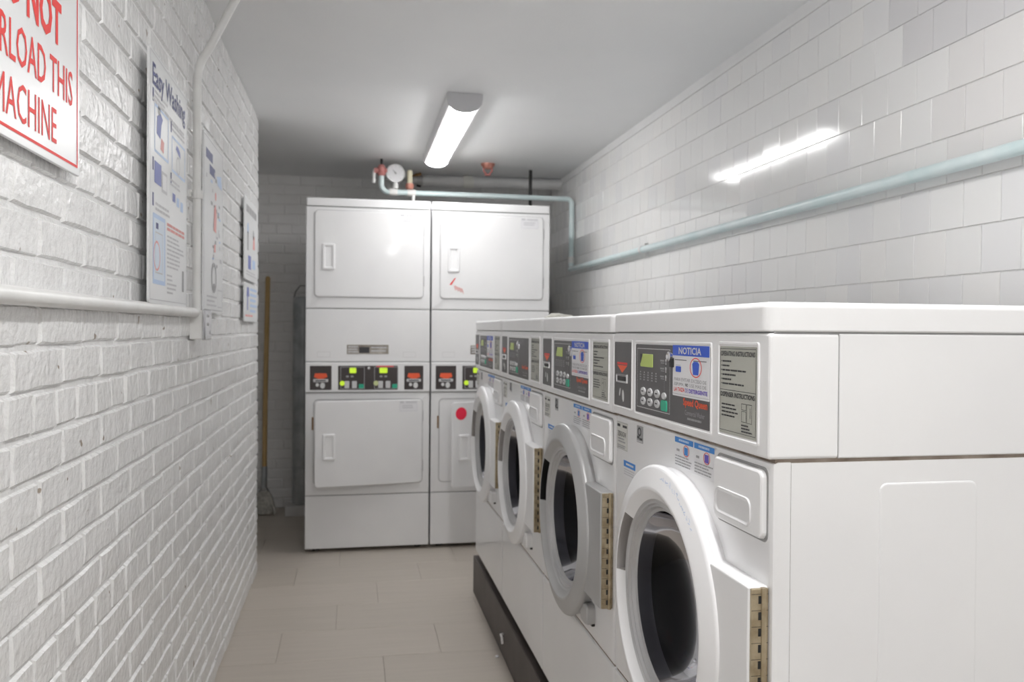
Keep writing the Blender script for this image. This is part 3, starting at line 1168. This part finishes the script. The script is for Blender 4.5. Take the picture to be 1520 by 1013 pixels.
    for u in (-.24, .225):
        b.frame(F, u-.035, u+.035, 1.072, 1.103, .0025, .0006)
    b.build('embossed_mark', mat('emboss_grey', (.70, .70, .70), .4), D, smooth=0)
    # control console
    b = MB()
    b.slab(F, -HD, HD, .881, 1.044, .005, [(0, -.022), (0, .004), (.002, .0085), (.006, .010)])
    b.build('console', M_ENAMEL, D)
    FC = (Vector((0, -.010, 0)), X, Z, Y*-1)
    FC2 = (Vector((0, -.0115, 0)), X, Z, Y*-1)
    for u0, u1 in ((-.3125, -.1975), (.1965, .3015)):
        b = MB()
        b.slab(FC, u0, u1, .894, 1.026, .003, [(0, 0), (.0005, .0015)])
        p = b.build('coin_panel', noise_mat('dryer_dark', (.045, .035, .035), (.06, .05, .05), rough=.4), D)
        cx = (u0+u1)/2
        b = MB()
        b.poly(FC2, [(cx-.03, .985), (cx+.03, .985), (cx+.036, .965), (cx+.015, .955), (cx-.015, .955), (cx-.036, .965)], mi=0)
        b.slab(FC2, cx-.04, cx+.04, .937, .953, .004, [(0, 0), (.001, .002)], 1)
        b.slab(FC2, cx-.028, cx+.028, .942, .948, .001, [(0, .002), (.0003, .0023)], 3)
        b.disc(FC2, cx-.018, .922, .009, mi=2, n=12, ry=.010)
        b.disc(FC2, cx+.010, .918, .013, mi=2, n=12, ry=.017)
        b.build('coin_print', [M_INK_R, M_BTN, M_INK_W, M_BLACK], p)
    b = MB()
    b.slab(FC, -.1625, .160, .894, 1.026, .003, [(0, 0), (.0005, .0015)])
    p = b.build('control_panel', MATS['dryer_dark'], D)
    for k, u in enumerate((-.150, .032)):
        b = MB()
        b.slab(FC2, u+(.048 if k == 0 else .028), u+(.085 if k == 0 else .072), .985, 1.015, .006, [(0, 0), (.001, .001)])
        b.build('display', M_LCDB, p)
        for uu in (.022, .062):
            b = MB()
            b.slab(FC2, u+uu, u+uu+.026, .903, .942, .004, [(0, 0), (.001, .002)])
            b.build('button', M_BTN, p)
        b = MB()
        b.slab(FC2, u+.098, u+.126, .902, .925, .004, [(0, 0), (.001, .002)])
        b.build('start_button', M_GREEN, p)
        b = MB()
        b.disc(FC2, u+.010, .930, .014, .0012, n=14)
        b.build('indicator', M_LCDB if k == 0 else mat('lcd_pale', (.62, .68, .34), .4), p)
        b = MB()
        b.frame(FC2, u, u+.130, .899, 1.020, .003, .0003)
        b.rect(FC2, u+.03, u+.045, .963, .972)
        b.rect(FC2, u+.055, u+.07, .963, .972)
        if k:
            b.rect(FC2, u+.012, u+.105, 1.019, 1.026, .0006, 1)
        b.build('panel_print', [M_INK_G, M_INK_SR], p)
    b = MB()
    b.lathe(FC2[0]+X*.003+Z*1.013, Y*-1, X, Z, [(.008, 0), (.008, .003), (.005, .004)], n=12, cap1=True)
    b.build('panel_lock', M_CHROME, p)
    return D


make_dryer(.0805, 'white stacked dryer next to the alcove, lower door slightly ajar', math.radians(9), False, False, 11)
make_dryer(.7635, 'white stacked dryer with a round red sticker on its open lower door', math.radians(22), True, True, 12)

# ================================================================== SIGNS ON THE BRICK WALL
def sign(name, y0, y1, z0, z1, label, rad=.012, off=.006, tilt=0., th=.004):
    k = (-XL-off-th)/-XL       # measured on the wall plane, but the face stands proud of it
    y0, y1, z0, z1 = y0*k, y1*k, HCAM+(z0-HCAM)*k, HCAM+(z1-HCAM)*k
    o_ = Vector((XL+off, (y0+y1)/2, z0))
    E_ = tag(empty(name, o_), label, 'sign')
    E_.rotation_euler = (0, 0, tilt)
    F = (Vector((0, 0, 0)), Y, Z, X)
    hw = (y1-y0)/2
    b = MB()
    b.slab(F, -hw, hw, 0, z1-z0, rad, [(0, -.001), (0, th-.0008), (.0008, th)], cap0=True)
    b.build('board', M_SIGN, E_)
    FPRT = (Vector((th, 0, 0)), Y, Z, X)
    return E_, FPRT, hw, z1-z0


rnd = random.Random(4)
# red warning sign
E_, F, hw, h = sign('warning_sign', 1.085, 1.547, 1.492, 1.848, 'white sign with red DO NOT OVERLOAD THIS MACHINE lettering', rad=.004, off=.012)
b = MB()
b.frame(F, -hw+.010, hw-.010, .012, h-.012, .0045, mi=0)
yc = 1.316


KS = (-XL-.016)/-XL


def ry(a):
    return (a-yc)*KS


b.text(F, 'DO NOT', ry(1.190), ry(1.456), (1.682-1.492)*KS, (1.754-1.492)*KS, mi=0, bold=.035)
b.text(F, 'OVERLOAD THIS', ry(1.116), ry(1.510), (1.602-1.492)*KS, (1.660-1.492)*KS, mi=0, bold=.006)
b.text(F, 'MACHINE', ry(1.200), ry(1.434), (1.523-1.492)*KS, (1.579-1.492)*KS, mi=0, bold=.0)
b.build('lettering', [M_INK_SR], E_)

# washing poster
E_, F, hw, h = sign('instruction_sign', 2.03, 2.495, 1.288, 1.888, 'white Easy Washing instruction sign, between red sign and vertical conduit', off=.018, tilt=.012)
b = MB()
b.frame(F, -hw+.008, hw-.008, .008, h-.008, .002, mi=2)
b.text(F, 'Easy Washing', -hw+.03, hw-.03, h-.095, h-.03, mi=1, bold=.02)
bars(b, F, -hw+.03, hw-.03, h-.108, 1, .01, .007, 2, rnd, .95)
for (u0, u1, v0, v1) in ((-hw+.05, -.02, .345, .455), (.02, hw-.03, .335, .425)):
    b.frame(F, u0, u1, v0, v1, .006, mi=3)
    bars(b, F, u0, u1, v1+.03, 2, .012, .006, 2, rnd, .7)
b.poly(F, [(-.15, .39), (-.11, .385), (-.10, .42), (-.085, .435), (-.11, .445), (-.145, .43)], mi=4)
b.poly(F, [(-.11, .362), (-.075, .358), (-.07, .385), (-.10, .39)], mi=5)
b.disc(F, -.125, .45, .014, mi=6)
b.poly(F, [(.07, .40), (.13, .385), (.125, .402), (.10, .410), (.08, .412)], mi=4)
b.disc(F, .10, .362, .024, mi=2, inner=.8)
b.rect(F, -hw+.05, -.10, .275, .325, mi=4)
b.rect(F, -.095, -.035, .265, .315, mi=2)
b.rect(F, -.088, -.042, .272, .308, .0007, mi=7)
bars(b, F, .0, hw-.06, .315, 2, .011, .006, 2, rnd, .7)
for k in range(3):
    b.rect(F, .03+.05*k, .065+.05*k, .262-.006*k, .283-.004*k, mi=3 if k else 4)
bars(b, F, -hw+.06, .0, .232, 2, .012, .006, 2, rnd, .8)
b.frame(F, -hw+.035, -.055, .045, .205, .010, mi=3)
b.rect(F, -hw+.045, -.065, .055, .195, .0003, mi=8)
b.frame(F, -hw+.06, -.085, .07, .165, .003, mi=2)
b.disc(F, -.145, .11, .035, mi=5, inner=.85)
b.rect(F, -.155, -.13, .172, .186, mi=1)
bars(b, F, -.035, hw-.03, .2, 2, .011, .007, 5, rnd, .95)
bars(b, F, -.035, hw-.04, .17, 8, .0105, .0045, 2, rnd, .6)
bars(b, F, -.035, .08, .075, 5, .0105, .0045, 2, rnd, .5)
b.rect(F, .155, .18, .04, .095, mi=6)
for a, c_ in ((-hw+.03, .455), (-hw+.03, .30), (-hw+.03, .22), (.005, .30), (.005, .43)):
    b.rect(F, a, a+.012, c_, c_+.03, mi=1)
b.build('sign_print', [M_SIGN, M_INK_NV, M_INK_LG, M_INK_LB, mat('ink_faded_blue', (.17, .20, .48), .5), mat('ink_soft_red', (.80, .36, .34), .5), M_INK_G, M_PAPER, mat('ink_pale_blue', (.68, .76, .86), .5)], E_)
PRM = [M_SIGN, M_INK_NV, M_INK_LG, M_INK_LB, mat('ink_faded_blue', (.17, .20, .48), .5), MATS['ink_soft_red'], M_INK_G, M_PAPER, MATS['ink_pale_blue']]

# second poster
E_, F, hw, h = sign('instruction_sign', 2.738, 3.150, 1.280, 1.858, 'white instruction sign with red figure and dark ring, beside the vertical conduit', off=.014, tilt=.008)
b = MB()
b.frame(F, -hw+.008, hw-.008, .008, h-.008, .0022, mi=6)
b.rect(F, -hw+.04, -.03, h-.075, h-.045, mi=1)
b.rect(F, -.09, .02, h-.115, h-.085, mi=1)
b.poly(F, [(.05, h-.10), (hw-.05, h-.085), (hw-.03, h-.13), (.08, h-.125)], mi=3)
for k in range(26):
    u, v = rnd.uniform(-hw+.03, hw-.06), .15+.3*rnd.random()
    b.rect(F, u, u+rnd.uniform(.015, .04), v, v+rnd.uniform(.006, .014), mi=rnd.choice((2, 2, 2, 6, 3)))
b.poly(F, [(-.01, .27), (.04, .265), (.05, .33), (.03, .36), (.0, .34)], .0009, 5)
b.disc(F, .03, .385, .014, .0009, 5)
b.rect(F, .0, .03, .2, .225, .0009, 5)
b.disc(F, .0, .115, .05, .0009, 6, inner=.75)
b.disc(F, .0, .085, .025, .0011, 6, ry=.012)
bars(b, F, -hw+.06, .06, .055, 3, .014, .006, 2, rnd, .7)
b.frame(F, .08, hw-.02, .02, .08, .003, mi=2)
b.build('sign_print', PRM, E_)

# third and fourth posters
E_, F, hw, h = sign('instruction_sign', 3.745, 4.235, 1.445, 1.812, 'small white instruction sign near the wall corner, upper of two', off=.012)
b = MB()
bars(b, F, -hw+.05, hw-.04, h-.03, 1, .03, .032, 6, rnd, .97)
b.disc(F, -.13, h-.13, .025, mi=3)
b.rect(F, -.15, -.11, .13, .21, mi=6)
b.disc(F, .07, h-.14, .022, mi=6)
b.poly(F, [(.05, .15), (.12, .15), (.11, .21), (.07, .215)], mi=5)
b.rect(F, -.12, -.02, .05, .11, mi=4)
b.rect(F, .03, .14, .06, .10, mi=3)
bars(b, F, -hw+.05, hw-.05, .04, 2, .012, .006, 2, rnd, .8)
b.build('sign_print', PRM, E_)
E_, F, hw, h = sign('instruction_sign', 3.745, 4.235, 1.258, 1.432, 'small white instruction sign near the wall corner, lower of two', off=.012)
b = MB()
b.poly(F, [(-.17, .11), (-.08, .11), (-.09, .15), (-.15, .15)], mi=4)
b.rect(F, -.15, -.12, .05, .11, mi=4)
bars(b, F, -.05, hw-.03, .15, 5, .024, .012, 3, rnd, .6)
bars(b, F, -hw+.03, hw-.03, .03, 1, .02, .008, 5, rnd, .6)
b.build('sign_print', PRM, E_)

# ================================================================== CONDUITS ON THE BRICK WALL
cx_ = XL+.016
b = MB()
path = [Vector((cx_, 2.545, 1.282)), Vector((cx_, 2.545, 1.93))]
path += arc((cx_+.16, 2.545, 1.95), .16, math.pi, math.pi-.62, X, Z, 6)
path += [Vector((cx_+.16-.16*math.cos(.62)+.135*math.sin(.62)/math.cos(.62)*1.12, 2.545, 2.262))]
b.tube(path, .012, 12)
c = tag(b.build('vertical_conduit', M_PIPEW, smooth=40), 'white painted conduit rising from the junction box to the ceiling', 'conduit')
for z in (1.62,):
    b = MB()
    b.tube([(cx_, 2.545, z-.012), (cx_, 2.545, z+.012)], .0165, 12)
    b.slab((Vector((XL, 0, 0)), Y, Z, X), 2.516, 2.544, z-.011, z+.011, .003, [(0, -.004), (0, .003), (.001, .004)])
    b.lathe(Vector((XL+.004, 2.526, z)), X, Y, Z, [(.006, 0), (.006, .003), (.003, .004)], n=8, cap1=True, mi=1)
    b.build('pipe_strap', [M_PIPEW, M_GREYTRIM], c)
b = MB()
b.tube([(cx_, -.3, 1.274), (cx_, 1.4, 1.274), (cx_, 2.519, 1.274)], .0135, 12)
tag(b.build('horizontal_conduit', M_PIPEW, smooth=40), 'white painted conduit running along the brick wall into the junction box', 'conduit')
J = tag(empty('junction_box', (XL+.001, 2.571, 1.196)), 'white junction box with steel cover where two conduits meet', 'junction box')
b = MB()
b.slab((Vector((0, 0, 0)), Y, Z, X), -.05, .05, 0, .086, .006, [(0, 0), (0, .034), (.001, .036)], cap0=True)
bx_ = b.build('box_body', M_PIPEW, J)
b = MB()
b.slab((Vector((.036, 0, 0)), Y, Z, X), -.053, .053, -.003, .088, .004, [(0, 0), (0, .003), (.004, .008), (.014, .010)])
b.build('cover', M_CHROME, J)
b = MB()
for y_, z_ in ((-.02, .07), (-.02, .045), (.02, .02)):
    b.lathe(Vector((.046, y_, z_)), X, Y, Z, [(.005, 0), (.005, .002), (.003, .003)], n=8, cap1=True)
b.build('screw', M_GREYTRIM, J)

# ================================================================== PIPES OVER THE DRYERS AND ALONG THE TILES
PY, PZ, PX = 5.10, 2.068, XR-.030
PR = .0165
b = MB()
path = [Vector((.162, PY, 2.165)), Vector((.162, PY, PZ+.045))]
path += arc((.207, PY, PZ+.045), .045, math.pi, 1.5*math.pi, X, Z, 6)
path += [Vector((PX-.03, PY, PZ))]
path += arc((PX-.03, PY, PZ-.03), .03, .5*math.pi, 0, X, Z, 5)
path += [Vector((PX, PY, 1.640))]
b.tube(path, PR, 14)
p2 = tag(b.build('water_pipe', M_PIPEB, smooth=45), 'pale blue pipe running over the dryers and turning down in the corner', 'pipe')
b = MB()
b.tube([(PX, PY+.016, 1.622), (PX, -2.55, 1.622)], PR, 14)
p = tag(b.build('water_pipe', M_PIPEB, smooth=45), 'long pale blue pipe running level along the tiled wall', 'pipe')
for y_ in (3.78, 1.05):
    b = MB()
    b.tube([(PX, y_-.012, 1.622), (PX, y_+.012, 1.622)], PR+.003, 14)
    b.box(PX+.010, XR-.001, y_-.008, y_+.008, 1.590, 1.654)
    b.build('pipe_clip', M_PIPEG, p)
for q in ((.235, PY, PZ), (.345, PY, PZ)):
    b = MB()
    b.tube([(q[0]-.025, q[1], q[2]), (q[0]+.025, q[1], q[2])], PR+.005, 14)
    b.build('coupling', M_PIPEW, p2)
b = MB()
b.tube([(PX, PY, 1.66), (PX, PY, 1.70)], PR+.003, 14)
b.build('coupling', M_PIPEW, p2)

G = tag(empty('pressure_gauge', (.247, PY, PZ+.0225)), 'round white pressure gauge on the pipe above the dryers', 'gauge')
b = MB()
b.tube([(0, 0, 0), (0, 0, .028), (0, 0, .055)], [.018, .016, .009], 12)
b.build('stem', M_PIPEW, G)
b = MB()
gc = Vector((0, 0, .092))
b.lathe(gc, Y*-1, X, Z, [(.02, -.022), (.056, -.018), (.058, .012), (.055, .016), (.051, .012)], n=36)
b.build('case', M_PIPEG, G)
FG = (gc-Y*.0125, X, Z, Y*-1)
b = MB()
b.disc(FG, 0, 0, .052, 0, 0, 32)
for k in range(9):
    t = math.radians(225-33.75*k)
    c1, s1 = math.cos(t), math.sin(t)
    b.poly(FG, [(.04*c1-.001*s1, .04*s1+.001*c1), (.047*c1-.001*s1, .047*s1+.001*c1), (.047*c1+.001*s1, .047*s1-.001*c1), (.04*c1+.001*s1, .04*s1-.001*c1)], .0003, 1)
b.poly(FG, [(-.003, -.004), (.004, .003), (-.022, .026)], .0008, 1)
b.disc(FG, 0, 0, .006, .001, 1, 12)
b.build('dial', [M_PAPER, M_INK_G], G)

V = tag(empty('valve', (.162, PY, 2.166)), 'red shut-off valve with black stem above the gauge pipe elbow', 'valve')
b = MB()
b.tube([(0, 0, 0), (0, 0, .012), (0, 0, .018), (0, 0, .05), (0, 0, .056), (0, 0, .066)], [.019, .026, .022, .026, .020, .016], 14)
b.tube([(-.045, 0, .03), (.035, 0, .03)], .017, 12)
b.build('body', M_REDVALVE, V)
b = MB()
b.tube([(0, 0, .064), (0, 0, .102)], .008, 8)
b.build('stem', M_BLACK, V)
b = MB()
b.tube([(-.043, 0, .035), (-.046, 0, 0), (-.046, 0, -.045)], .010, 8)
b.build('drain_tube', M_PIPEW, V)

V = tag(empty('ball_valve', (.334, PY, PZ+.0245)), 'cream upright valve with copper collar on the pale blue pipe', 'valve')
b = MB()
b.tube([(0, 0, .034), (0, 0, .11), (0, 0, .115)], [.017, .017, .013], 14)
b.build('grip', M_CREAM, V)
b = MB()
b.tube([(0, 0, -.002), (0, 0, .010), (0, 0, .03), (0, 0, .036)], [.02, .026, .024, .014], 14)
b.build('collar', M_COPPER, V)

b = MB()
BY, BZ = 5.50, 2.218
b.tube([(.445, BY, BZ), (XR-.002, BY, BZ+.012)], .036, 18)
p = tag(b.build('drain_pipe', M_PIPEG, smooth=45), 'thick grey-white pipe under the ceiling behind the pale blue pipe', 'pipe')
for x_ in (.75,):
    b = MB()
    b.tube([(x_-.035, BY, BZ+.0036), (x_-.033, BY, BZ+.0036), (x_+.033, BY, BZ+.0036), (x_+.035, BY, BZ+.0036)], [.037, .042, .042, .037], 18)
    b.build('coupling', M_CREAMLBL, p)
V = tag(empty('gate_valve', (.405, BY, BZ)), 'bronze gate valve at the end of the thick grey-white pipe', 'valve')
b = MB()
b.tube([(-.03, 0, 0), (-.02, 0, 0), (.0, 0, 0), (.02, 0, 0), (.038, 0, 0)], [.026, .034, .03, .036, .038], 14)
b.build('body', M_GREYTRIM, V)
b = MB()
b.tube([(0, 0, .018), (0, 0, .046)], .010, 10)
b.tube([(-.04, -.018, .018), (-.01, -.02, .03), (.03, -.02, .041)], .010, 8)
b.build('lever', M_BRONZE, V)
b = MB()
b.tube([(.0, -.002, -.030), (.03, -.002, -.034)], .012, 8)
b.build('drain_plug', M_BLACK, V)

H = tag(empty('sprinkler_head', (.82, 5.1, ZC)), 'copper-red sprinkler head hanging from the ceiling', 'sprinkler')
b = MB()
b.lathe(Vector((0, 0, 0)), Z*-1, X, Y, [(.044, .0005), (.042, .012), (.036, .016), (.030, .030)], n=20, cap1=True)
b.build('escutcheon', M_COPPER, H)
b = MB()
for s_ in (-1, 1):
    b.tube([(s_*.026, 0, -.014), (s_*.026, 0, -.045), (s_*.008, 0, -.066)], .006, 8)
b.lathe(Vector((0, 0, -.064)), Z*-1, X, Y, [(.008, 0), (.020, .006), (.018, .010)], n=14, cap1=True)
b.build('frame_arms', M_REDVALVE, H)

b = MB()
b.tube([(1.115, 5.2, 1.945), (1.115, 5.2, 2.26)], .011, 10)
tag(b.build('hanger_rod', M_BLACK, smooth=40), 'black rod between dryer top and ceiling beside the grey-white pipe', 'rod')
b = MB()
b.tube([(.352, PY, 1.943), (.352, PY-.01, 1.99), (.358, PY-.012, 2.05)], .010, 10)
tag(b.build('relief_tube', M_PIPEW, smooth=40), 'short white tube from dryer top up to the pale blue pipe', 'tube')
K = tag(empty('conduit_box', (1.352, YB-.001, 1.27)), 'dark narrow electrical box on the wall behind the dryers', 'box')
b = MB()
b.slab((Vector((0, 0, 0)), X, Z, Y*-1), -.03, .03, 0, .2, .004, [(0, 0), (0, .05), (.002, .052)])
b.build('body', M_PIPEG, K)
b = MB()
b.slab((Vector((0, -.052, 0)), X, Z, Y*-1), -.005, .025, .02, .18, .003, [(0, 0), (.001, .004)])
b.build('cover', M_BLACK, K)

# ================================================================== ALCOVE
Mp = tag(empty('mop', (-.575, 5.62, 0)), 'wooden-handled mop with grey string head leaning on the alcove wall', 'mop')
b = MB()
lean = (5.765-5.65)
b.tube([(.0, .02, .30), (.0, .06, .8), (.006, .135, 1.565), (.006, .136, 1.575)], [.016, .016, .016, .010], 12)
b.build('handle', M_WOOD, Mp)
b = MB()
b.tube([(0, .005, .17), (0, .02, .31)], .019, 12)
b.build('ferrule', M_GALV, Mp)
b = MB()
b.tube([(0, .005, .20), (-.055, -.005, .10), (-.065, -.01, .06), (.065, -.01, .06), (.055, -.005, .10), (0, .005, .20)], .006, 8)
b.build('clamp', M_WIRE, Mp)
b = MB()
for k in range(46):
    u = -.062+.124*(k % 23)/22
    v = -.02+.035*(k//23)+rnd.uniform(-.008, .008)
    e = u*1.12+rnd.uniform(-.008, .008)
    b.tube([(u*.5, v*.3, .145), (u*.9, v*.8-.003, .09), (e, v*1.4-.01, .03), (e+rnd.uniform(-.008, .008), v*1.8-.012, .007)], [.005, .006, .0065, .005], 6)
o = b.build('strands', M_MOP, Mp)
o['kind'] = 'stuff'

Dk = tag(empty('metal_duct', (-.330, 5.62, 0)), 'grey galvanised duct with wire loop on top, standing behind the dryer', 'duct')
b = MB()
b.lathe(Vector((0, 0, 0)), Z, X, Y, [(.06, .0655), (.066, .069), (.066, 1.40), (.062, 1.43), (.050, 1.435)], n=28, cap1=True)
b.build('tube', M_GALV, Dk)
b = MB()
b.lathe(Vector((0, 0, 0)), Z, X, Y, [(.066, .9), (.069, .903), (.069, .912), (.066, .915)], n=28)
b.build('seam_band', M_GALV, Dk)
b = MB()
b.lathe(Vector((0, 0, 0)), Z, X, Y, [(.066, .30), (.069, .303), (.069, .312), (.066, .315)], n=28)
b.build('seam_band', M_GALV, Dk)
b = MB()
b.tube([(-.06, 0, 1.42), (-.05, 0, 1.47), (-.02, 0, 1.51), (.02, 0, 1.51), (.05, 0, 1.47), (.06, 0, 1.42)], .005, 8)
b.build('wire_loop', M_WIRE, Dk)
b = MB()
b.slab((Vector((-.345, 5.60, 0)), X, Y, Z), -.09, .10, -.09, .09, .008, [(0, .0005), (0, .058), (.003, .0635), (.008, .065)], cap0=True)
tag(b.build('white_block', noise_mat('block_white', (.62, .61, .60), (.72, .71, .70), rough=.6), loc=(-.345, 5.60, 0), rel=True), 'low white block under the galvanised duct', 'block')

# ================================================================== SMALL THINGS
def crumple(name, loc, sx, sy, sz, m, label, cat, seed):
    import bmesh
    bm = bmesh.new()
    bmesh.ops.create_icosphere(bm, subdivisions=2, radius=1)
    r2 = random.Random(seed)
    for v in bm.verts:
        v.co *= r2.uniform(.72, 1.1)
        v.co = Vector((v.co.x*sx, v.co.y*sy, max(v.co.z*sz, -sz*.55)))
    zmin = min(v.co.z for v in bm.verts)
    for v in bm.verts:
        v.co.z -= zmin
    me = bpy.data.meshes.new(name)
    bm.to_mesh(me)
    bm.free()
    me.materials.append(m)
    o = bpy.data.objects.new(name, me)
    COL.objects.link(o)
    o.location = loc
    return tag(o, label, cat)


crumple('dryer_sheet', (.72, 2.85, ZP+zlb+.0418), .05, .06, .016, mat('cream_sheet', (.80, .79, .72), .8), 'crumpled cream sheet on top of a washer', 'sheet', 3)
crumple('paper_scrap', (.535, 3.02, .0005), .008, .008, .006, M_PAPER, 'tiny white paper scrap on the floor by the plinth', 'scrap', 4)
